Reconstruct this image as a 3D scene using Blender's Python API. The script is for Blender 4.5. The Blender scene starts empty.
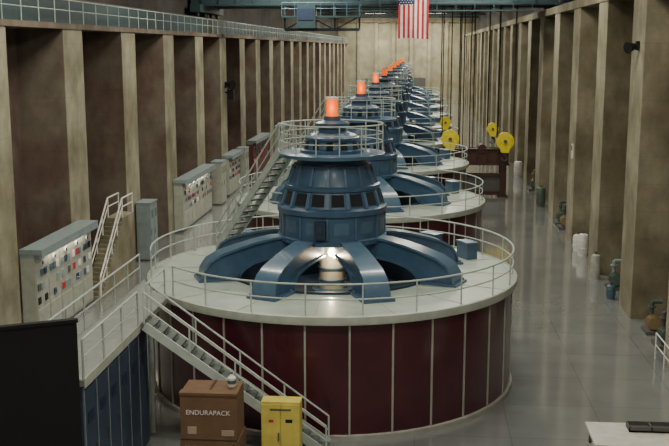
import bpy, math, random
from mathutils import Vector, Matrix
random.seed(4)
C = bpy.context.scene.collection
pi = math.pi

# ------------------------------------------------------------ materials
def nmat(name):
    m = bpy.data.materials.new(name); m.use_nodes = True
    nt = m.node_tree
    return m, nt, nt.nodes["Principled BSDF"]

def paint(name, col, rough=0.5, metal=0.0, var=0.12, scale=3.0, emit=0, bump=0.0, coat=0.0):
    m, nt, b = nmat(name)
    g = nt.nodes.new("ShaderNodeNewGeometry")
    n = nt.nodes.new("ShaderNodeTexNoise"); n.inputs["Scale"].default_value = scale
    n.inputs["Detail"].default_value = 4
    nt.links.new(g.outputs["Position"], n.inputs["Vector"])
    r = nt.nodes.new("ShaderNodeValToRGB")
    r.color_ramp.elements[0].position = .3; r.color_ramp.elements[1].position = .7
    r.color_ramp.elements[0].color = [c*(1-var) for c in col]+[1]
    r.color_ramp.elements[1].color = [min(1, c*(1+var)) for c in col]+[1]
    nt.links.new(n.outputs["Fac"], r.inputs["Fac"])
    nt.links.new(r.outputs["Color"], b.inputs["Base Color"])
    b.inputs["Roughness"].default_value = rough
    b.inputs["Metallic"].default_value = metal
    b.inputs["Coat Weight"].default_value = coat
    b.inputs["Coat Roughness"].default_value = .15
    if emit:
        b.inputs["Emission Color"].default_value = list(col)+[1]
        b.inputs["Emission Strength"].default_value = emit
    return m

def concrete(name, c1, c2, lift=1.22, stain=(0.5, 0.47, 0.42), smin=.38, smax=.62):
    m, nt, b = nmat(name); N = nt.nodes.new; L = nt.links.new
    g = N("ShaderNodeNewGeometry")
    mp = N("ShaderNodeMapping"); mp.inputs["Scale"].default_value = (.9, .9, .55)
    L(g.outputs["Position"], mp.inputs["Vector"])
    n1 = N("ShaderNodeTexNoise"); n1.inputs["Scale"].default_value = 1.1; n1.inputs["Detail"].default_value = 9; n1.inputs["Roughness"].default_value = .62
    L(mp.outputs["Vector"], n1.inputs["Vector"])
    n2 = N("ShaderNodeTexNoise"); n2.inputs["Scale"].default_value = .35; n2.inputs["Detail"].default_value = 6
    L(g.outputs["Position"], n2.inputs["Vector"])
    r = N("ShaderNodeValToRGB")
    r.color_ramp.elements[0].position = .32; r.color_ramp.elements[1].position = .68
    r.color_ramp.elements[0].color = list(c1)+[1]; r.color_ramp.elements[1].color = list(c2)+[1]
    L(n1.outputs["Fac"], r.inputs["Fac"])
    r2 = N("ShaderNodeValToRGB")
    r2.color_ramp.elements[0].position = smin; r2.color_ramp.elements[1].position = smax
    r2.color_ramp.elements[0].color = list(stain)+[1]; r2.color_ramp.elements[1].color = (1, 1, 1, 1)
    L(n2.outputs["Fac"], r2.inputs["Fac"])
    mx = N("ShaderNodeMix"); mx.data_type = 'RGBA'; mx.blend_type = 'MULTIPLY'; mx.inputs["Factor"].default_value = .8
    L(r.outputs["Color"], mx.inputs[6]); L(r2.outputs["Color"], mx.inputs[7])
    sx = N("ShaderNodeSeparateXYZ"); L(g.outputs["Position"], sx.inputs[0])
    md = N("ShaderNodeMath"); md.operation = 'PINGPONG'; md.inputs[1].default_value = lift/2
    L(sx.outputs["Z"], md.inputs[0])
    lt = N("ShaderNodeMath"); lt.operation = 'LESS_THAN'; lt.inputs[1].default_value = .018
    L(md.outputs[0], lt.inputs[0])
    mm = N("ShaderNodeMath"); mm.operation = 'MULTIPLY'; mm.inputs[1].default_value = .16; L(lt.outputs[0], mm.inputs[0])
    mx2 = N("ShaderNodeMix"); mx2.data_type = 'RGBA'; L(mm.outputs[0], mx2.inputs["Factor"])
    L(mx.outputs[2], mx2.inputs[6]); mx2.inputs[7].default_value = (c1[0]*.5, c1[1]*.5, c1[2]*.5, 1)
    L(mx2.outputs[2], b.inputs["Base Color"])
    b.inputs["Roughness"].default_value = .85
    bp = N("ShaderNodeBump"); bp.inputs["Strength"].default_value = .2
    L(n1.outputs["Fac"], bp.inputs["Height"]); L(bp.outputs["Normal"], b.inputs["Normal"])
    return m

def floor_mat():
    m, nt, b = nmat("polished_floor"); N = nt.nodes.new; L = nt.links.new
    g = N("ShaderNodeNewGeometry")
    n = N("ShaderNodeTexNoise"); n.inputs["Scale"].default_value = .5; n.inputs["Detail"].default_value = 8
    L(g.outputs["Position"], n.inputs["Vector"])
    r = N("ShaderNodeValToRGB")
    r.color_ramp.elements[0].position = .3; r.color_ramp.elements[1].position = .7
    r.color_ramp.elements[0].color = (.19, .205, .215, 1); r.color_ramp.elements[1].color = (.25, .268, .275, 1)
    L(n.outputs["Fac"], r.inputs["Fac"])
    br = N("ShaderNodeTexBrick"); br.offset = 0
    br.inputs["Scale"].default_value = 1
    br.inputs["Brick Width"].default_value = 3; br.inputs["Row Height"].default_value = 3
    br.inputs["Mortar Size"].default_value = .02
    br.inputs["Color1"].default_value = (1, 1, 1, 1); br.inputs["Color2"].default_value = (.95, .95, .95, 1)
    br.inputs["Mortar"].default_value = (.75, .75, .75, 1)
    L(g.outputs["Position"], br.inputs["Vector"])
    mx = N("ShaderNodeMix"); mx.data_type = 'RGBA'; mx.blend_type = 'MULTIPLY'; mx.inputs["Factor"].default_value = 1
    L(r.outputs["Color"], mx.inputs[6]); L(br.outputs["Color"], mx.inputs[7])
    L(mx.outputs[2], b.inputs["Base Color"])
    rr = N("ShaderNodeMapRange"); rr.inputs["To Min"].default_value = .05; rr.inputs["To Max"].default_value = .17
    L(n.outputs["Fac"], rr.inputs["Value"]); L(rr.outputs["Result"], b.inputs["Roughness"])
    b.inputs["IOR"].default_value = 1.7
    b.inputs["Coat Weight"].default_value = .6; b.inputs["Coat Roughness"].default_value = .08
    return m

M = {}
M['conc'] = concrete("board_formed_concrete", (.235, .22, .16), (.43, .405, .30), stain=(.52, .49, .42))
M['concS'] = concrete("shaded_rose_concrete", (.125, .105, .085), (.225, .19, .15), stain=(.80, .60, .60), smin=.42, smax=.56)  # left pillar sides: their shade and a rose light cast are put into the colour
M['concR'] = concrete("tan_concrete", (.185, .168, .12), (.33, .30, .215), stain=(.55, .50, .42))  # darker copy of the pillar concrete; shade of the right sides painted in
M['concD'] = concrete("dark_recess_concrete", (.12, .085, .075), (.20, .155, .13), stain=(.6, .42, .42))  # pinkish light in the bays is painted in through the stain colour
M['concU'] = concrete("upper_wall_concrete", (.05, .048, .045), (.085, .078, .07), stain=(.6, .5, .5))  # dimness above the ledges is painted into this dark tone
M['concF'] = concrete("end_wall_concrete", (.34, .32, .235), (.46, .435, .325), stain=(.7, .67, .6))
M['floor'] = floor_mat()
M['ceil'] = paint("ceiling_paint", (.10, .095, .085), .9)
M['maroon'] = paint("maroon_enamel", (.058, .008, .017), .28, var=.2, scale=1.2, coat=.5)
M['seam'] = paint("grey_seam", (.36, .36, .34), .5)
M['rim'] = paint("pale_rim", (.46, .50, .46), .5)
M['deck'] = paint("deck_paint", (.42, .49, .45), .38, var=.12, scale=1.5, coat=.25)
M['walk'] = paint("walkway_plate", (.24, .26, .25), .5, var=.12)
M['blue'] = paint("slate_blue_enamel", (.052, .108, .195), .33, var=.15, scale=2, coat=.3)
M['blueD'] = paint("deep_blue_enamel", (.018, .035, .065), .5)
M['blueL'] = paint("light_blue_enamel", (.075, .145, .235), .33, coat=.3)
M['vent'] = paint("dark_vent", (.006, .009, .014), .85)
M['rail'] = paint("rail_paint", (.46, .53, .51), .4)
M['steel'] = paint("bright_shaft_steel", (.80, .74, .62), .35, .2)
M['orange'] = paint("orange_beacon", (1.0, .16, .005), .4, emit=.9)
M['white'] = paint("white_enamel", (.75, .75, .72), .5)
M['cab'] = paint("cabinet_grey_green", (.42, .44, .39), .45)
M['cabD'] = paint("cabinet_hood_blue", (.27, .34, .36), .45)
M['black'] = paint("matte_black", (.004, .004, .006), .8)
M['gauge'] = paint("gauge_blue_black", (.03, .05, .10), .3)
M['tread'] = paint("stair_tread_steel", (.12, .14, .14), .6)
M['yellow'] = paint("safety_yellow", (.80, .66, .03), .4)
M['yellowC'] = paint("cabinet_yellow", (.62, .52, .11), .45)
M['card'] = paint("brown_cardboard", (.155, .088, .05), .85)
M['cardD'] = paint("carton_print", (.05, .03, .02), .85)
M['label'] = paint("paper_label", (.38, .30, .22), .8)
M['wood'] = paint("pallet_wood", (.36, .25, .13), .8)
M['crane'] = paint("crane_teal", (.035, .07, .085), .5)
M['rust'] = paint("red_brown_steel", (.06, .025, .022), .55)
M['rope'] = paint("wire_rope", (.03, .03, .03), .5, .4)
M['red'] = paint("flag_red", (.50, .02, .04), .8)
M['fwhite'] = paint("flag_white", (.75, .75, .75), .8)
M['navy'] = paint("flag_navy", (.02, .03, .14), .8)
M['blueP'] = paint("blue_cubicle_panel", (.045, .07, .12), .45)
M['green'] = paint("pump_green", (.08, .12, .10), .5)
M['ochre'] = paint("ochre_motor", (.26, .19, .10), .5)
M['bluedrum'] = paint("blue_barrel", (.07, .12, .17), .4)
M['lamp'] = paint("lamp_glow", (1, .93, .78), .5, emit=6)
M['bulb'] = paint("bulb_glow", (1, .85, .6), .5, emit=14)
M['brass'] = paint("dull_maroon", (.15, .055, .055), .5)
M['table'] = paint("table_top_white", (.60, .60, .56), .5)
M['greyd'] = paint("dark_grey_metal", (.10, .10, .10), .5)

# ------------------------------------------------------------ mesh builder
class MB:
    def __init__(s): s.v = []; s.f = []; s.m = []; s.mats = []
    def mi(s, k):
        if k not in s.mats: s.mats.append(k)
        return s.mats.index(k)
    def add(s, vs, fs, k):
        o = len(s.v); s.v += [tuple(v) for v in vs]; i = s.mi(k)
        for f in fs: s.f.append([o+j for j in f]); s.m.append(i)
    def box(s, c, d, k, rz=0, M4=None):
        x, y, z = d[0]/2, d[1]/2, d[2]/2
        vs = [Vector((a*x, b*y, e*z)) for e in (-1, 1) for b in (-1, 1) for a in (-1, 1)]
        R = M4 if M4 is not None else Matrix.Rotation(rz, 3, 'Z')
        vs = [R @ v + Vector(c) for v in vs]
        s.add(vs, [(0, 2, 3, 1), (4, 5, 7, 6), (0, 1, 5, 4), (2, 6, 7, 3), (0, 4, 6, 2), (1, 3, 7, 5)], k)
    def bb(s, x0, x1, y0, y1, z0, z1, k):
        s.box(((x0+x1)/2, (y0+y1)/2, (z0+z1)/2), (x1-x0, y1-y0, z1-z0), k)
    def beam(s, a, b, w, h, k):
        a = Vector(a); b = Vector(b); d = b-a; L = d.length; d.normalize()
        up = Vector((0, 0, 1)) if abs(d.z) < .99 else Vector((0, 1, 0))
        sd = d.cross(up).normalized(); u = sd.cross(d)
        R = Matrix((sd, d, u)).transposed()
        s.box((a+b)/2, (w, L, h), k, M4=R)
    def cyl(s, a, b, r, k, n=10, r2=None, cap=True):
        r2 = r if r2 is None else r2
        a = Vector(a); b = Vector(b); d = (b-a).normalized()
        up = Vector((0, 0, 1)) if abs(d.z) < .99 else Vector((1, 0, 0))
        u = d.cross(up).normalized(); w = d.cross(u)
        vs = []
        for p, rr in ((a, r), (b, r2)):
            for i in range(n):
                t = 2*pi*i/n; vs.append(p+u*math.cos(t)*rr+w*math.sin(t)*rr)
        fs = [(i, (i+1) % n, n+(i+1) % n, n+i) for i in range(n)]
        if cap: fs += [tuple(range(n-1, -1, -1)), tuple(range(n, 2*n))]
        s.add(vs, fs, k)
    def lathe(s, prof, k, n=64, c=(0, 0, 0), closed=False, a0=0, a1=2*pi):
        full = abs(a1-a0-2*pi) < 1e-6
        na = n if full else n+1
        vs = []
        for i in range(na):
            t = a0+(a1-a0)*i/n
            for r, z in prof: vs.append((c[0]+r*math.cos(t), c[1]+r*math.sin(t), c[2]+z))
        m = len(prof); fs = []
        for i in range(n):
            j = (i+1) % n if full else i+1
            for q in range(m if closed else m-1):
                q2 = (q+1) % m
                fs.append((i*m+q, j*m+q, j*m+q2, i*m+q2))
        s.add(vs, fs, k)
    def ring(s, R, z, r, k, n=72, a0=0, a1=2*pi, c=(0, 0, 0)):
        prof = [(R+r*math.cos(t), z+r*math.sin(t)) for t in [2*pi*i/6 for i in range(6)]]
        s.lathe(prof, k, n, c, True, a0, a1)
    def patch(s, r1, z1, r2, z2, a0, a1, off, k):
        vs = []
        for (r, z) in ((r1, z1), (r2, z2)):
            for t in (a0, (a0+a1)/2, a1):
                for o in (-.02, off): vs.append(((r+o)*math.cos(t), (r+o)*math.sin(t), z))
        I = lambda l, a, o: l*6+a*2+o
        fs = []
        for a in (0, 1):
            fs.append((I(0, a, 1), I(0, a+1, 1), I(1, a+1, 1), I(1, a, 1)))
            fs.append((I(0, a, 0), I(0, a, 1), I(0, a+1, 1), I(0, a+1, 0))[::-1])
            fs.append((I(1, a, 0), I(1, a, 1), I(1, a+1, 1), I(1, a+1, 0)))
        fs.append((I(0, 0, 0), I(0, 0, 1), I(1, 0, 1), I(1, 0, 0)))
        fs.append((I(0, 2, 0), I(0, 2, 1), I(1, 2, 1), I(1, 2, 0))[::-1])
        s.add(vs, fs, k)
    def prism(s, pts, z0, z1, k):
        n = len(pts)
        vs = [(p[0], p[1], z0) for p in pts]+[(p[0], p[1], z1) for p in pts]
        fs = [tuple(range(n-1, -1, -1)), tuple(range(n, 2*n))]+[(i, (i+1) % n, n+(i+1) % n, n+i) for i in range(n)]
        s.add(vs, fs, k)
    def mesh(s, name):
        me = bpy.data.meshes.new(name); me.from_pydata(s.v, [], s.f)
        for k in s.mats: me.materials.append(M[k])
        me.polygons.foreach_set("material_index", s.m)
        me.polygons.foreach_set("use_smooth", [True]*len(s.f))
        me.update(); me.set_sharp_from_angle(angle=math.radians(32))
        return me
    def obj(s, name, parent=None, loc=None, bevel=0):
        o = bpy.data.objects.new(name, s.mesh(name)); C.objects.link(o)
        if parent: o.parent = parent
        if loc: o.location = loc
        if bevel:
            b = o.modifiers.new("bevel", 'BEVEL'); b.width = bevel; b.segments = 2; b.limit_method = 'ANGLE'
        return o

def empty(name, loc=(0, 0, 0)):
    e = bpy.data.objects.new(name, None); e.location = loc; C.objects.link(e); e.empty_display_size = .3
    return e

def stairs(mb, a, b, w, n, rail=True, railk='rail', strk='rail', treadk='tread', solid=None):
    a = Vector(a); b = Vector(b); h = Vector((b.x-a.x, b.y-a.y, 0)); run = h.length; h.normalize()
    sd = Vector((-h.y, h.x, 0)); rise = b.z-a.z; ang = math.atan2(h.y, h.x)
    for i in range(n):
        c = a+h*(run*(i+.5)/n)+Vector((0, 0, rise*(i+1)/n-.03))
        mb.box(c, (run/n*1.1, w-.06, .05), treadk, rz=ang)
    for q in (-1, 1):
        o = sd*(q*w/2)
        mb.beam(a+o+Vector((0, 0, .14)), b+o+Vector((0, 0, -.02)), .06, .26, strk)
        if rail:
            mb.cyl(a+o+Vector((0, 0, 1.0)), b+o+Vector((0, 0, 1.0)), .032, railk, 8)
            mb.cyl(a+o+Vector((0, 0, .55)), b+o+Vector((0, 0, .55)), .024, railk, 8)
            m = max(2, int(run/1.1))
            for i in range(m+1):
                p = a.lerp(b, i/m)+o
                mb.cyl(p+Vector((0, 0, .05)), p+Vector((0, 0, 1.0)), .028, railk, 8)

def railing(mb, pts, h=1.05, k='rail', step=1.5, r=.03):
    for p, q in zip(pts[:-1], pts[1:]):
        p = Vector(p); q = Vector(q)
        for hh, rr in ((h, r), (h*.55, r*.8)):
            mb.cyl(p+Vector((0, 0, hh)), q+Vector((0, 0, hh)), rr, k, 6)
        n = max(1, round((q-p).length/step))
        for i in range(n+1):
            c = p.lerp(q, i/n); mb.cyl(c, c+Vector((0, 0, h)), r, k, 6)

# ------------------------------------------------------------ dimensions
XL, XR = -16.0, 9.6; DEP = 2.2
Y0, Y1 = -10.0, 225.0
ZC = 20.0
GX, GY, GS = -3.1, 35.8, 17.9
ZD = 3.95

# ------------------------------------------------------------ room shell
b = MB(); b.bb(XL-DEP-.5, XR+DEP+.5, Y0-.5, Y1+.5, -.4, 0, 'floor'); b.obj("floor")
b = MB(); b.bb(XL-DEP-.5, XR+DEP+.5, Y0-.5, Y1+.5, ZC, ZC+.4, 'ceil'); b.obj("ceiling")
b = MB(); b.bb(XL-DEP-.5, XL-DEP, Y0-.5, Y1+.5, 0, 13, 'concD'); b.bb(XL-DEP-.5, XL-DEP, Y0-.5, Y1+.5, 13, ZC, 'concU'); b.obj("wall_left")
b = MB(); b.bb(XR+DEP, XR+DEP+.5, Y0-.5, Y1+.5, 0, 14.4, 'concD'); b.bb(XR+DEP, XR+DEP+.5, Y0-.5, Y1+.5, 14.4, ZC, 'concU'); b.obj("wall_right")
b = MB(); b.bb(XL-DEP, XR+DEP, Y1, Y1+.5, 0, ZC, 'concF')
for x in (-13.5, -9.6, -5.8, -1.9, 2.0, 5.8): b.bb(x-.35, x+.35, Y1-.5, Y1, 0, 17.5, 'concF')
b.bb(XL-DEP, XR+DEP, Y1-.7, Y1, 17.5, 18.2, 'concR'); b.bb(-1.2, 1.3, Y1-.15, Y1, 0, 5.5, 'greyd')
b.obj("wall_back")
b = MB(); b.bb(XL-DEP, XR+DEP, Y0-.5, Y0, 0, ZC, 'conc'); b.obj("wall_front")
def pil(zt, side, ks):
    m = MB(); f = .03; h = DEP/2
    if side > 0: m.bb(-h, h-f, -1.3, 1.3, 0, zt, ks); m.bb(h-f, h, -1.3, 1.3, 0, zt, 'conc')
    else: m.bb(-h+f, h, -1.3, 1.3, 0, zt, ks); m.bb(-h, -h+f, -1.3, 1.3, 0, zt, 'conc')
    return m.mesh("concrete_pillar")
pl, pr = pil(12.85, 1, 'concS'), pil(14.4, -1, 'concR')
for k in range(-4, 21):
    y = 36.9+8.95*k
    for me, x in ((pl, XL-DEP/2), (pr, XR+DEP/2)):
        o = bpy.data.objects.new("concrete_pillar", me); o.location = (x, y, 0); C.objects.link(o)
b = MB()
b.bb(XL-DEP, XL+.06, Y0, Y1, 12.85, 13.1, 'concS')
b.obj("trim_1")
b = MB(); railing(b, [(XL-.05, Y0+.5, 13.1), (XL-.05, Y1-.5, 13.1)], 1.05, step=1.9, r=.026); b.obj("gallery_railing")
b = MB()
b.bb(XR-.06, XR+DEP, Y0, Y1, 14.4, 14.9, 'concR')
b.obj("trim_2")
b = MB(); b.bb(XL-1.6, XL-1.0, Y0+.1, Y1-.1, 13.1, 14.25, 'crane'); b.bb(XL-1.36, XL-1.24, Y0+.1, Y1-.1, 14.25, 14.4, 'greyd'); b.obj("crane_runway_beam")
b = MB(); b.bb(XR+.6, XR+1.2, Y0+.1, Y1-.1, 14.9, 15.12, 'crane'); b.obj("crane_runway_rail")
for k in range(0, 13):
    b = MB(); y = 12+17.9*k
    b.beam((XL-DEP, y, 19.6), (XR+DEP, y, 19.6), .4, .5, 'crane'); b.beam((XL-DEP, y, 18.2), (XR+DEP, y, 18.2), .3, .3, 'crane')
    n = 12
    for i in range(n):
        xa = XL-DEP+(XR-XL+2*DEP)*i/n; xb = XL-DEP+(XR-XL+2*DEP)*(i+1)/n
        za, zb = (18.2, 19.6) if i % 2 else (19.6, 18.2)
        b.beam((xa, y, za), (xb, y, zb), .12, .12, 'crane')
    b.obj("roof_truss")
b = MB(); b.bb(-8, 6, Y0+.02, .9, 10.1, 10.35, 'conc'); b.bb(-7.5, -6.9, -6, -5.4, 0, 10.1, 'conc'); b.bb(5, 5.6, -6, -5.4, 0, 10.1, 'conc')
b.obj("viewing_balcony")

# ------------------------------------------------------------ ceiling lights
def area(name, loc, sx, sy, p, col, parent=None, rot=(0, 0, 0)):
    l = bpy.data.lights.new(name, 'AREA'); l.shape = 'RECTANGLE'; l.size = sx; l.size_y = sy; l.energy = p; l.color = col
    o = bpy.data.objects.new(name, l); o.location = loc; o.rotation_euler = rot; C.objects.link(o)
    if parent: o.parent = parent
    return o
for k in range(13):
    y = 3+17.9*k
    for x in (-9.5, 3.2):
        e = empty("high_bay_light", (x, y, 0))
        m = MB(); m.bb(-2.4, 2.4, -.5, .5, 19.25, 19.45, 'greyd'); m.bb(-2.3, 2.3, -.4, .4, 19.22, 19.25, 'lamp')
        m.cyl((-2, 0, 19.45), (-2, 0, 19.98), .03, 'greyd', 6); m.cyl((2, 0, 19.45), (2, 0, 19.98), .03, 'greyd', 6)
        m.obj("housing", e)
        area("lamp", (0, 0, 19.15), 4.6, .9, 1250 if k < 9 else 2300, (1, .94, .76), e)

# ------------------------------------------------------------ generators
def gen_parts():
    P = {}
    b = MB()
    b.lathe([(6.5, 0), (6.62, 0), (6.62, .16), (6.52, .18)], 'seam', 96)
    b.lathe([(6.52, .0), (6.52, 3.72)], 'maroon', 96)
    b.lathe([(6.52, 3.7), (6.68, 3.72), (6.70, 3.78), (6.70, 3.98), (6.64, 4.0), (6.62, ZD)], 'rim', 96)
    for i in range(30):
        t = 2*pi*(i+.3)/30
        b.box((6.53*math.cos(t), 6.53*math.sin(t), 1.93), (.05, .06, 3.56), 'seam', rz=t)
    P['pit_drum'] = b.mesh("pit_drum")
    b = MB()
    b.lathe([(6.63, ZD), (3.6, ZD)], 'deck', 96)
    b.lathe([(3.75, ZD+.01), (3.75, ZD+.08), (3.6, ZD+.08), (3.6, 3.0)], 'blueD', 96)
    b.lathe([(3.6, 3.0), (1.4, 3.0), (1.3, 3.15), (0, 3.15)], 'blueD', 72)
    for i in range(16):
        t = 2*pi*i/16
        b.box((5.6*math.cos(t), 5.6*math.sin(t), ZD+.006), (2.0, .035, .012), 'seam', rz=t)
    P['service_deck'] = b.mesh("service_deck")
    for nm, gap in (('deck_railing', None), ('deck_railing_gap', (math.radians(198), math.radians(222)))):
        b = MB(); R = 6.55
        a0, a1 = (0, 2*pi) if gap is None else (gap[1], gap[0]+2*pi)
        b.ring(R, ZD+1.02, .032, 'rail', 96, a0, a1); b.ring(R, ZD+.55, .026, 'rail', 96, a0, a1)
        n = 22
        for i in range(n+1):
            t = a0+(a1-a0)*i/n
            b.cyl((R*math.cos(t), R*math.sin(t), ZD), (R*math.cos(t), R*math.sin(t), ZD+1.02), .03, 'rail', 6)
        P[nm] = b.mesh(nm)
    b = MB()
    top = [(1.1, 5.3), (2.2, 5.32), (2.9, 5.20), (3.6, 5.02), (4.15, 4.84), (4.55, 4.62), (4.78, 4.3), (4.85, ZD)]
    bot = [(1.1, 4.75), (2.0, 4.68), (2.6, 4.60), (3.05, 4.48), (3.35, 4.34), (3.5, 4.2), (3.58, 4.08), (3.6, ZD)]
    for i in range(8):
        t = pi/8+i*pi/4
        ct, st = math.cos(t), math.sin(t)
        def P3(r, w, z): return (r*ct-w*st, r*st+w*ct, z)
        vs = []; n = len(top)
        for j in range(n):
            wd = .25+.10*j/n
            vs += [P3(top[j][0], -wd, top[j][1]), P3(top[j][0], wd, top[j][1]), P3(bot[j][0], wd, bot[j][1]), P3(bot[j][0], -wd, bot[j][1])]
        fs = []
        for j in range(n-1):
            for q in range(4): fs.append((j*4+q, j*4+(q+1) % 4, (j+1)*4+(q+1) % 4, (j+1)*4+q))
        fs += [(3, 2, 1, 0)]
        b.add(vs, fs, 'blue')
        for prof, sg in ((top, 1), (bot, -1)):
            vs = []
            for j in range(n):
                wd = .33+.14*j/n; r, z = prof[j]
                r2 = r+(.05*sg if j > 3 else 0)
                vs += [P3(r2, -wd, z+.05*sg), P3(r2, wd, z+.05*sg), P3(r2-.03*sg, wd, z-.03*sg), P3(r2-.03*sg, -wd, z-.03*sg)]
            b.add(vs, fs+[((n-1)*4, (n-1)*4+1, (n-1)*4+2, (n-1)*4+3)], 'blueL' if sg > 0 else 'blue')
        b.box((4.35*ct, 4.35*st, ZD+.04), (1.35, 1.1, .08), 'blue', rz=t)
        for q in (-.46, .46):
            for rr in (3.85, 4.9):
                x, y, z = P3(rr, q, ZD+.08); b.cyl((x, y, z), (x, y, z+.07), .06, 'blueL', 6)
    b.lathe([(1.95, 5.2), (1.1, 5.2), (.52, 5.2)], 'blueD', 48)
    P['spider_arms'] = b.mesh("spider_arms")
    b = MB()
    b.cyl((0, 0, 3.15), (0, 0, 5.2), .48, 'steel', 32)
    b.lathe([(.75, 3.15), (.75, 3.3), (.48, 3.34)], 'blueL', 32)
    b.lathe([(.48, 4.05), (.54, 4.06), (.54, 4.12), (.48, 4.13)], 'blueL', 32); b.lathe([(.48, 3.6), (.54, 3.61), (.54, 3.67), (.48, 3.68)], 'blueL', 32)
    b.cyl((.05, -.8, 4.95), (.05, -.8, 5.2), .03, 'greyd', 8)
    b.lathe([(0, 4.62), (.11, 4.66), (.15, 4.78), (.11, 4.9), (0, 4.95)], 'bulb', 16, c=(.05, -.8, 0))
    P['turbine_shaft'] = b.mesh("turbine_shaft")
    b = MB()
    b.lathe([(1.6, 5.2), (1.98, 5.2), (1.98, 5.36), (1.9, 5.4), (1.9, 6.2), (1.99, 6.24), (1.99, 6.42), (1.84, 6.5),
             (1.66, 7.04), (1.72, 7.07), (1.72, 7.2), (1.60, 7.24), (1.38, 7.86), (1.38, 7.92), (1.28, 7.95), (1.22, 8.15)], 'blue', 64)
    b.lathe([(1.2, 8.15), (1.88, 8.18), (1.9, 8.3), (1.85, 8.32), (1.0, 8.32)], 'blueL', 64)
    b.lathe([(1.15, 8.32), (1.15, 8.42), (1.02, 8.45), (.95, 8.75), (.98, 8.78), (.98, 8.86), (.8, 8.98), (.5, 9.08), (.5, 9.2),
             (.62, 9.22), (.62, 9.36), (.45, 9.42), (.3, 9.45), (.3, 9.52), (0, 9.52)], 'blue', 48)
    for i in range(16):
        t = 2*pi*(i+.5)/16
        w = .125
        b.patch(1.825, 6.58, 1.68, 6.98, t-w, t+w, .015, 'vent')
        s = t+pi/16
        b.patch(1.84, 6.5, 1.66, 7.04, s-.035, s+.035, .08, 'blueL')
        b.patch(1.60, 7.24, 1.38, 7.86, s-.025, s+.025, .06, 'blueL')
    for i in range(12):
        t = 2*pi*i/12
        b.patch(1.9, 5.42, 1.9, 6.18, t-.02, t+.02, .05, 'blueL')
        b.patch(1.02, 8.47, .95, 8.72, t-.12, t+.12, .02, 'vent')
        b.patch(1.9, 5.22, 1.9, 5.3, t+.2, t+.26, .12, 'blueL')
        b.patch(1.9, 5.6, 1.9, 6.0, t+.12, t+.40, .015, 'blueL')
    b.box((-.25, -2.0, 5.8), (.38, .25, .6), 'blueD'); b.box((-.25, -2.14, 5.85), (.2, .03, .25), 'gauge')
    P['exciter_housing'] = b.mesh("exciter_housing")
    b = MB()
    for h, r in ((1.02, .03), (.7, .02), (.4, .02)): b.ring(1.82, 8.32+h, r, 'rail', 48)
    for i in range(14):
        t = 2*pi*i/14; b.cyl((1.82*math.cos(t), 1.82*math.sin(t), 8.32), (1.82*math.cos(t), 1.82*math.sin(t), 9.34), .025, 'rail', 6)
    P['top_gallery_railing'] = b.mesh("top_gallery_railing")
    b = MB(); stairs(b, (-4.7, 3.4, ZD), (-1.75, .75, 8.3), .7, 17, strk='rail'); P['access_stair'] = b.mesh("access_stair")
    b = MB()
    b.cyl((0, 0, 9.52), (0, 0, 9.6), .3, 'greyd', 20); b.cyl((0, 0, 9.6), (0, 0, 10.2), .21, 'orange', 20); b.cyl((0, 0, 10.2), (0, 0, 10.28), .23, 'white', 20)
    P['beacon'] = b.mesh("beacon")
    b = MB()
    for a in (28, 50, 100, 135):
        t = math.radians(a); b.box((5.7*math.cos(t), 5.7*math.sin(t), ZD+.3), (.45, .8, .6), 'blue', rz=t); b.box((5.7*math.cos(t), 5.7*math.sin(t), ZD+.63), (.5, .86, .06), 'blueL', rz=t)
    P['instrument_box'] = b.mesh("instrument_box")
    return P
P = gen_parts()
def point(name, loc, p, col, parent=None, r=.15):
    l = bpy.data.lights.new(name, 'POINT'); l.energy = p; l.color = col; l.shadow_soft_size = r
    o = bpy.data.objects.new(name, l); o.location = loc; C.objects.link(o)
    if parent: o.parent = parent
for k in range(9):
    e = empty("hydro_generator", (GX, GY+GS*k, 0))
    for nm, me in P.items():
        if nm == 'deck_railing' and k == 0: continue
        if nm == 'deck_railing_gap' and k != 0: continue
        o = bpy.data.objects.new("deck_railing" if 'deck_railing' in nm else nm, me); o.parent = e; C.objects.link(o)
    if k < 3:
        point("well_lamp", (.05, -1.15, 4.7), 60, (1, .80, .5), e, .06)
        point("beacon_glow", (0, -.45, 9.9), 8, (1, .35, .08), e, .1)

# ------------------------------------------------------------ walkway, stair, cubicles
b = MB()
b.prism([(-9.6, 22.95), (-8.12, 22.95), (-8.12, 31.25), (-8.85, 32.2), (-9.6, 33.8)], 3.78, 3.95, 'walk')
for x, y in ((-9.5, 29.5), (-8.25, 29.5)): b.cyl((x, y, 0), (x, y, 3.78), .08, 'rail', 10)
b.bb(-8.12, -8.09, 22.95, 27.9, 3.74, 3.99, 'rim')
railing(b, [(-8.14, 23.0, 3.95), (-8.14, 27.85, 3.95)], 1.02)
railing(b, [(-8.14, 28.85, 3.95), (-8.14, 31.0, 3.95)], 1.02)
railing(b, [(-9.58, 23.0, 3.95), (-9.58, 33.2, 3.95)], 1.02)
b.obj("elevated_walkway")
b = MB(); stairs(b, (-2.6, 28.35, 0), (-7.98, 28.35, 3.95), .84, 20); b.obj("steel_staircase")
b = MB()
b.bb(-9.5, -8.2, 23.0, 28.9, 0, 3.76, 'blueP')
for i in range(6):
    y = 23.1+.97*i
    b.bb(-8.2, -8.17, y, y+.9, .15, 3.6, 'blueP'); b.bb(-8.17, -8.14, y+.75, y+.82, 1.7, 2.0, 'greyd')
    b.bb(-8.21, -8.16, y-.05, y-.01, .1, 3.7, 'cabD')
    b.bb(-8.175, -8.15, y+.2, y+.6, 2.7, 3.0, 'gauge')
b.obj("blue_switchgear_cubicle")
e = empty("large_display_screen", (0, 0, 0))
b = MB()
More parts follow.
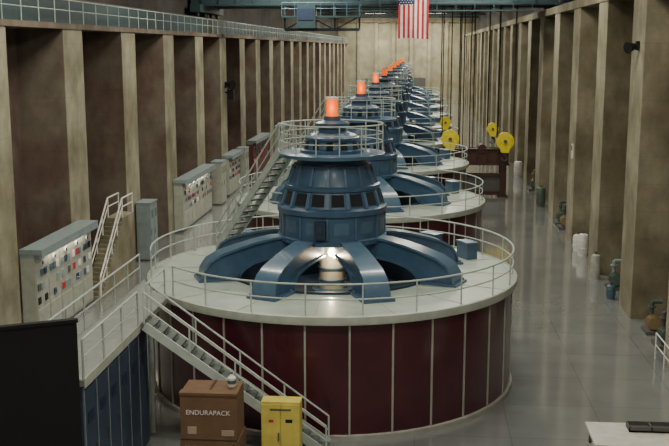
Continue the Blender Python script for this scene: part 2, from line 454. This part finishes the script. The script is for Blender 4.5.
p, q = Vector((-8.06, 22.45, 0)), Vector((-11.6, 20.6, 0)); d = (q-p).normalized(); L = (q-p).length; ang = math.atan2(d.y, d.x); mid = (p+q)/2
b.box((mid.x, mid.y, 3.0), (L, .12, 5.2), 'black', rz=ang)
b.box((mid.x, mid.y, 5.62), (L+.06, .18, .08), 'black', rz=ang); b.box((mid.x, mid.y, .45), (L+.06, .18, .08), 'black', rz=ang)
b.obj("panel", e)
b = MB()
for s in (.15, .85):
    c = p.lerp(q, s); b.box((c.x, c.y, .6), (.12, .12, 1.0), 'black', rz=ang); b.box((c.x, c.y, .05), (.12, 1.0, .1), 'black', rz=ang)
b.obj("stand", e)

# ------------------------------------------------------------ cartons & yellow cabinet
b = MB()
for x in (-.7, 0, .7): b.bb(x-.06, x+.06, -.6, .6, 0, .1, 'wood')
for i in range(6): b.bb(-.85, .85, -.6+.21*i, -.45+.21*i, .1, .13, 'wood')
b.bb(-.82, .82, -.58, .58, .13, 1.3, 'card'); b.bb(-.80, .78, -.58, .56, 1.31, 2.66, 'card')
b.bb(-.82, .80, -.60, -.3, 2.6, 2.68, 'card')
b.bb(-.05, .03, -.6, .57, 2.66, 2.675, 'cardD')
b.bb(-.8, .78, -.585, -.575, 1.3, 1.34, 'cardD')
b.bb(.35, .7, -.59, -.575, 1.45, 1.62, 'label'); b.bb(-.6, -.35, -.59, -.575, 1.48, 1.7, 'label')
b.bb(.2, .6, -.59, -.575, .55, .85, 'label')
o = b.obj("cardboard_carton_stack", loc=(-5.65, 26.4, 0), bevel=.01)
def text(body, size, loc, rot, mat, parent):
    c = bpy.data.curves.new("print", 'FONT'); c.body = body; c.size = size; c.extrude = .002; c.align_x = 'CENTER'
    c.materials.append(M[mat]); t = bpy.data.objects.new("printed_text", c); t.location = loc; t.rotation_euler = rot; t.parent = parent; C.objects.link(t)
text("ENDURAPACK", .19, (-.02, -.59, 2.05), (pi/2, 0, 0), 'fwhite', o)
text("ENDURAPACK", .18, (-.1, -.59, 1.02), (pi/2, 0, 0), 'label', o)
b = MB()
b.lathe([(0, 0), (.11, 0), (.12, .03), (.12, .26), (.05, .33), (.04, .38), (0, .38)], 'white', 20); b.lathe([(.122, .1), (.122, .2)], 'bluedrum', 20)
b.cyl((0, 0, .38), (0, 0, .43), .045, 'bluedrum', 14)
b.obj("white_plastic_jug", loc=(-5.1, 26.4, 2.685))
b = MB()
b.bb(-.56, .56, -.25, .25, .06, 2.1, 'yellowC')
for s in (-1, 1):
    b.bb(min(s*.02, s*.54), max(s*.02, s*.54), -.28, -.25, .12, 2.03, 'yellowC')
    b.bb(s*.5-.04, s*.5+.04, -.2, .2, 0, .06, 'greyd')
b.bb(-.08, -.04, -.31, -.28, .95, 1.2, 'greyd'); b.bb(.14, .34, -.285, -.279, 1.5, 1.6, 'black'); b.bb(-.34, -.2, -.285, -.279, 1.5, 1.58, 'red')
b.bb(-.3, .3, -.285, -.279, 1.85, 1.91, 'greyd')
b.obj("yellow_safety_cabinet", loc=(-3.8, 27.1, 0), bevel=.012)

# ------------------------------------------------------------ table lower right
b = MB()
b.bb(5.1, 9.3, 27.3, 29.1, .86, .94, 'table')
for x in (5.25, 7.2, 9.15):
    for y in (27.45, 28.95): b.bb(x-.04, x+.04, y-.04, y+.04, 0, .86, 'greyd')
b.bb(5.2, 9.2, 27.4, 29.0, .3, .34, 'table')
b.obj("work_table")
b = MB(); b.bb(-.65, .65, -.25, .25, 0, .05, 'greyd')
for (x0, x1, y0, y1) in ((-.65, .65, -.25, -.22), (-.65, .65, .22, .25), (-.65, -.62, -.25, .25), (.62, .65, -.25, .25), (-.02, .02, -.25, .25)): b.bb(x0, x1, y0, y1, 0, .16, 'greyd')
b.obj("parts_tray", loc=(6.9, 28.6, .945))

# ------------------------------------------------------------ left wall equipment
def hood_board(y0, y1, h, lamp=True, kk='cab'):
    e = empty("control_switchboard", (0, y0, 0)); L = y1-y0
    b = MB(); xb, xf = XL+.04, XL+.62
    b.bb(xb, xf, 0, L, 0, h-.35, kk)
    b.bb(xb, xf+.03, -.02, L+.02, 0, .15, 'greyd')
    n = max(2, round(L/1.3)); w = L/n
    for i in range(n):
        a = i*w
        b.bb(xf, xf+.03, a+.05, a+w-.05, .2, h-.5, kk)
        b.bb(xf+.03, xf+.05, a+.1, a+w-.1, .3, h*.36, kk)
        for r in range(3):
            for c in range(3):
                yy = a+.14+c*(w-.28)/3; zz = h*.42+r*h*.14
                if random.random() < .68:
                    b.bb(xf+.03, xf+.07, yy, yy+(w-.28)/3*.72, zz, zz+h*.07, random.choice(['gauge', 'vent', 'gauge', 'white', 'cabD', 'bluedrum', 'greyd', 'red']))
        b.cyl((xf+.03, a+w/2, h*.88-.2), (xf+.08, a+w/2, h*.88-.2), .12, 'white', 14)
        b.cyl((xf+.08, a+w/2, h*.88-.2), (xf+.085, a+w/2, h*.88-.2), .09, 'vent', 14)
    b.obj("panels", e)
    b = MB()
    b.bb(xb, xf+.35, -.06, L+.1, h-.22, h, 'cabD'); b.bb(xb, xf+.0, -.02, L+.05, h-.36, h-.22, 'cabD')
    b.bb(xf+.3, xf+.36, -.06, L+.1, h-.34, h-.2, 'cabD')
    b.obj("hood", e)
    if lamp:
        b = MB(); b.bb(xf+.12, xf+.2, L*.15, L*.85, h-.28, h-.225, 'lamp'); b.obj("hood_lamp", e)
        area("lamp", (xf+.16, L*.5, h-.3), .1, L*.7, 50, (1, .86, .66), e)
hood_board(38.3, 45.3, 4.0)
hood_board(63.8, 73.0, 3.5)
hood_board(80.0, 85.0, 3.4, False)
hood_board(92, 101.0, 3.5, False, 'brass')
hood_board(110, 117.0, 3.5, False)
def plain_cab(x0, x1, y0, y1, h, k='cab'):
    b = MB(); b.bb(x0, x1, y0, y1, .1, h, k); b.bb(x0, x1-.04, y0+.03, y1-.03, 0, .1, 'greyd'); b.bb(x0-.03, x1+.05, y0-.04, y1+.04, h, h+.08, 'cabD')
    n = max(1, round((y1-y0)/1.0)); w = (y1-y0)/n
    for i in range(n):
        b.bb(x1, x1+.025, y0+i*w+.04, y0+(i+1)*w-.04, .2, h-.1, k); b.bb(x1+.025, x1+.05, y0+i*w+.1, y0+i*w+.14, h*.45, h*.55, 'greyd')
        for j in range(5): b.bb(x1+.025, x1+.035, y0+i*w+.2, y0+(i+1)*w-.2, h*.75+j*.1, h*.75+j*.1+.04, 'vent')
    b.bb(x0+.1, x1-.1, y0-.02, y0, .25, h-.2, k)
    b.obj("electrical_cabinet", bevel=.015)
plain_cab(-15.9, -15.1, 54.8, 56.3, 3.3, 'cabD')
plain_cab(-15.9, -15.1, 75.5, 77.3, 3.3)
plain_cab(-15.9, -15.1, 86.2, 88.0, 3.3)
b = MB()
n = 18; ya, yb, yc = 45.7, 49.7, 51.6
for i in range(n):
    y = ya+(yb-ya)*i/n; b.bb(-15.95, -15.1, y, y+(yb-ya)/n, 0, 3.4*(i+1)/n, 'conc')
b.bb(-15.95, -15.1, yb, yc, 0, 3.4, 'conc')
for x in (-15.9, -15.15):
    for h, r in ((1.0, .045), (.55, .035)):
        b.cyl((x, ya+.1, .15+h), (x, yb, 3.4+h), r, 'white', 8); b.cyl((x, yb, 3.4+h), (x, yc-.05, 3.4+h), r, 'white', 8)
    for i in range(5):
        t = i/4; b.cyl((x, ya+.1+(yb-ya-.1)*t, .1+3.25*t), (x, ya+.1+(yb-ya-.1)*t, 1.15+3.25*t), .04, 'white', 8)
    b.cyl((x, yc-.05, 3.4), (x, yc-.05, 4.4), .04, 'white', 8)
b.obj("concrete_stairway")
b = MB()
b.box((-15.92, 82.2, 9.0), (.14, .3, .5), 'black'); b.cyl((-15.85, 82.2, 9.1), (-15.3, 81.9, 9.0), .12, 'black', 14, .42); b.box((-15.5, 82.2, 8.2), (.5, .45, .8), 'black'); b.box((-15.85, 82.2, 8.4), (.28, .12, .12), 'black')
b.obj("wall_loudspeaker")
b = MB()
b.box((9.52, 45.6, 12.1), (.14, .3, .4), 'black'); b.cyl((9.45, 45.6, 12.1), (9.05, 45.35, 12.0), .1, 'black', 16, .26)
b.obj("wall_floodlight")

# ------------------------------------------------------------ right wall floor equipment
def pump(name, x, y, kb, kh, s=1.0):
    b = MB()
    b.bb(-.45*s, .45*s, -.6*s, .6*s, 0, .18*s, 'greyd')
    b.cyl((0, -.45*s, .55*s), (0, .25*s, .55*s), .3*s, kb, 20)
    for i in range(6): b.cyl((0, (-.4+.12*i)*s, .55*s), (0, (-.37+.12*i)*s, .55*s), .33*s, kb, 20)
    b.cyl((0, .25*s, .55*s), (0, .5*s, .55*s), .2*s, kh, 16)
    b.cyl((0, .4*s, .55*s), (0, .4*s, 1.5*s), .11*s, kh, 12)
    b.cyl((0, .4*s, 1.2*s), (0, .4*s, 1.28*s), .2*s, kh, 14); b.cyl((0, .4*s, 1.5*s), (.5*s, .4*s, 1.5*s), .11*s, kh, 12)
    b.bb(-.2*s, .2*s, -.3*s, .1*s, .18*s, .4*s, kb)
    b.obj(name, loc=(x, y, 0))
def tank(name, x, y, k, r=.35, h=1.2):
    b = MB()
    b.lathe([(r*.9, .0), (r*.9, .12), (r, .2), (r, h-.2), (r*.85, h-.06), (r*.4, h), (0, h)], k, 28)
    b.ring(r, h*.35, .02, k, 28); b.ring(r, h*.7, .02, k, 28)
    b.cyl((0, 0, h), (0, 0, h+.14), .06, 'greyd', 12); b.cyl((-.12, 0, h+.14), (.12, 0, h+.14), .03, 'greyd', 8)
    b.obj(name, loc=(x, y, 0))
pump("ochre_pump_motor", 10.1, 42.4, 'ochre', 'green', .85)
pump("ochre_pump_motor", 10.1, 40.3, 'green', 'greyd', .9)
pump("green_water_pump", 10.0, 50.4, 'green', 'cabD', .9)
tank("blue_barrel", 9.4, 48.2, 'bluedrum', .22, .7)
tank("white_water_tank", 9.7, 58.6, 'white', .32, 1.3)
tank("white_water_tank", 9.6, 60.0, 'white', .28, 1.0)
tank("green_pressure_tank", 9.4, 52.6, 'cab', .25, 1.3)
pump("green_water_pump", 9.9, 67.5, 'ochre', 'green', 1.0)
pump("green_water_pump", 9.9, 69.3, 'green', 'green', 1.0)
pump("green_water_pump", 9.9, 86, 'green', 'ochre', 1.1)
tank("green_pressure_tank", 9.4, 77, 'green', .35, 1.5)
tank("white_water_tank", 9.4, 95, 'white', .4, 1.5)
for y in (41, 50, 59, 68, 77):
    b = MB(); b.cyl((11.3, y, 0), (11.3, y, 8), .12, 'greyd', 12); b.cyl((11.3, y, 1.6), (10.75, y, 1.6), .09, 'greyd', 12); b.cyl((10.75, y, 1.6), (10.75, y, 0), .09, 'greyd', 12)
    b.cyl((11.3, y, 3), (11.3, y, 3.12), .2, 'green', 14); b.cyl((11.1, y, 2.3), (10.95, y, 2.3), .2, 'red', 14)
    b.obj("riser_pipe")
b = MB(); railing(b, [(9.35, 33, 0), (9.35, 38.6, 0)], 1.05, 'white'); b.obj("floor_guard_railing")
b = MB(); b.bb(XR-.06, XR, 63.1, 63.6, 5.2, 6.1, 'white'); b.bb(XR-.07, XR-.06, 63.15, 63.55, 5.7, 6.0, 'red'); b.obj("safety_notice_sign")

# ------------------------------------------------------------ overhead crane
e = empty("overhead_crane", (0, 0, 0))
b = MB()
for y in (79.2, 85.0):
    b.bb(XL-1.9, XR+1.6, y-.5, y+.5, 15.35, 17.2, 'crane')
    b.bb(XL-1.9, XR+1.6, y-.62, y+.62, 15.25, 15.35, 'crane')
    for i in range(20):
        x = XL-1+1.35*i; b.bb(x-.05, x+.05, y-.6, y-.5, 15.35, 17.2, 'crane')
for x in (XL-1.3, XR+.9):
    b.bb(x-.4, x+.4, 77.5, 86.8, 14.75 if x < 0 else 15.2, 15.35, 'crane')
    for y in (78.3, 81, 83.5, 86): b.cyl((x-.1, y, 14.75 if x < 0 else 15.47), (x+.1, y, 14.75 if x < 0 else 15.47), .34, 'greyd', 18)
b.obj("bridge_girders", e)
b = MB()
b.bb(-10.6, -4.6, 77.6, 78.9, 14.3, 14.42, 'crane'); b.bb(-4.6, 8.5, 77.9, 78.9, 14.75, 14.85, 'crane')
railing(b, [(-10.6, 77.65, 14.42), (-4.6, 77.65, 14.42)], 1.0, 'blueL', 1.0, .04)
railing(b, [(-4.5, 77.95, 14.85), (8.4, 77.95, 14.85)], 1.0, 'crane', 1.5, .04)
for x in (-10.5, -8.6, -6.6, -4.7):
    b.beam((x, 78.7, 13.4), (x, 78.7, 15.3), .14, .14, 'crane')
b.beam((-10.5, 78.7, 13.4), (-4.7, 78.7, 13.4), .2, .22, 'crane')
b.beam((-10.5, 78.7, 13.4), (-8.6, 78.7, 14.4), .1, .1, 'crane'); b.beam((-8.6, 78.7, 14.4), (-6.6, 78.7, 13.4), .1, .1, 'crane'); b.beam((-6.6, 78.7, 13.4), (-4.7, 78.7, 14.4), .1, .1, 'crane')
b.bb(-9.4, -8.0, 77.3, 78.6, 13.5, 15.25, 'crane'); b.bb(-9.3, -8.1, 77.26, 77.3, 14.1, 14.95, 'gauge'); b.bb(-8.0, -7.97, 77.5, 78.5, 14.1, 14.95, 'gauge')
b.bb(6.0, 6.9, 77.5, 77.9, 15.75, 15.95, 'lamp')
b.obj("service_walkway", e)
b = MB()
b.bb(1.5, 8, 79.8, 84.4, 17.2, 18.0, 'crane')
for x in (2.6, 5, 7.2): b.cyl((x-.8, 81, 17.7), (x+.6, 81, 17.7), .5, 'greyd', 20)
for x in (3.3, 3.55, 4.1, 4.35): b.cyl((x, 81.6, 17.2), (x, 81.6, 4.0), .045, 'rope', 6)
b.obj("trolley", e)
def block(x, y, zc, r, rope_top, parent):
    b = MB()
    for dy in (-.22, 0, .22): b.cyl((x, y+dy-.07, zc), (x, y+dy+.07, zc), r, 'yellow', 32)
    b.cyl((x, y-.42, zc), (x, y+.42, zc), r*.2, 'greyd', 18)
    for dy in (-.33, .33):
        vs = [(x-r*.75, y+dy, zc+r*.5), (x+r*.75, y+dy, zc+r*.5), (x+r*.8, y+dy, zc-r*.2), (x+r*.4, y+dy, zc-r*1.3), (x-r*.4, y+dy, zc-r*1.3), (x-r*.8, y+dy, zc-r*.2)]
        vs2 = [(a, c+.03, d) for a, c, d in vs]
        b.add(vs+vs2, [(0, 1, 2, 3, 4, 5), (11, 10, 9, 8, 7, 6)]+[(i, (i+1) % 6, 6+(i+1) % 6, 6+i) for i in range(6)], 'yellow')
    b.cyl((x, y, zc-r*1.2), (x, y, zc-r*1.6), .09, 'greyd', 12)
    pts = [Vector((x+.22*math.sin(t), y, zc-r*1.6-.22+.22*math.cos(t))) for t in [i*pi*1.5/8 for i in range(9)]]
    for p1, p2 in zip(pts[:-1], pts[1:]): b.cyl(p1, p2, .06, 'greyd', 8)
    for i in range(4):
        for s in (-1, 1): b.cyl((x+s*r*.9, y-.25+.17*i, zc), (x+s*r*.9, y-.25+.17*i, rope_top), .04, 'rope', 6)
    b.obj("hook_block", parent)
block(2.5, 80.4, 4.85, .72, 17.3, e)
block(6.85, 80.4, 4.7, .70, 17.3, e)
block(6.1, 84.0, 5.4, .48, 17.3, e)
block(2.2, 84.0, 5.9, .46, 17.3, e)
b = MB()
for y in (81.9, 83.0):
    b.bb(3.0, 7.3, y-.12, y+.12, 2.7, 3.9, 'rust'); b.bb(2.9, 7.4, y-.25, y+.25, 3.85, 3.95, 'rust'); b.bb(2.9, 7.4, y-.25, y+.25, 2.6, 2.7, 'rust')
    for i in range(6): b.bb(3.1+.82*i-.04, 3.1+.82*i+.04, y-.24, y+.24, 2.6, 3.9, 'rust')
for x in (3.4, 6.9):
    for y in (81.9, 83.0): b.bb(x-.25, x+.25, y-.18, y+.18, 0, 2.6, 'rust')
    b.bb(x-.12, x+.12, 81.6, 83.0, 2.3, 2.6, 'rust'); b.bb(x-.4, x+.4, 81.5, 83.4, 0, .12, 'rust')
b.bb(3.4, 6.9, 81.95, 82.1, .4, 1.7, 'greyd'); b.beam((3.4, 81.9, 1.8), (6.9, 81.9, 1.8), .16, .3, 'rust'); b.beam((3.4, 81.9, .3), (6.9, 81.9, .3), .16, .3, 'rust')
b.cyl((5.15, 81.7, 3.95), (5.15, 83.2, 3.95), .35, 'rust', 20)
b.obj("lifting_beam_frame")

# flag
e2 = empty("american_flag", (-1.68, 77.25, 12.7))
b = MB(); W, H = 2.3, 4.0; nc, nr = 13*2, 24
def fp(i, j):
    u = i/nc; v = j/nr
    return Vector((u*W, .10*math.sin(u*9+v*2.5)*(1-v*.6), v*H+.04*math.sin(u*5)*(1-v)))
vs = [fp(i, j) for j in range(nr+1) for i in range(nc+1)]
groups = {'red': [], 'fwhite': [], 'navy': []}
for j in range(nr):
    for i in range(nc):
        q = j*(nc+1)+i; st = i//2
        key = 'navy' if (st < 7 and j >= nr*.6) else ('red' if st % 2 == 0 else 'fwhite')
        groups[key].append((q, q+1, q+nc+2, q+nc+1))
for k, fs in groups.items(): b.add(vs, fs, k)
for r in range(9):
    for c in range(5 if r % 2 else 6):
        u = (.045+c*.085+(.042 if r % 2 else 0)); v = .63+.041*r
        b.box((u*W, -.13, v*H), (.06, .012, .06), 'fwhite', M4=Matrix.Rotation(pi/4, 3, 'Y'))
b.obj("flag_cloth", e2)
b = MB(); b.cyl((-.15, 0, H), (W+.15, 0, H), .04, 'greyd', 8)
for x in (0, W): b.cyl((x, 0, H), (x, 0, 7.28), .02, 'greyd', 6)
b.obj("hanging_bar", e2)

# ------------------------------------------------------------ world + camera
w = bpy.data.worlds.new("world"); bpy.context.scene.world = w; w.use_nodes = True
w.node_tree.nodes["Background"].inputs[0].default_value = (.5, .55, .6, 1); w.node_tree.nodes["Background"].inputs[1].default_value = .3
cd = bpy.data.cameras.new("camera"); cam = bpy.data.objects.new("camera", cd); C.objects.link(cam)
cam.location = (0, 0, 12); cam.rotation_euler = (math.radians(90-9.926), 0, math.radians(4.815))
cd.sensor_width = 36; cd.lens = 1000/669*36; cd.clip_end = 500
bpy.context.scene.camera = cam
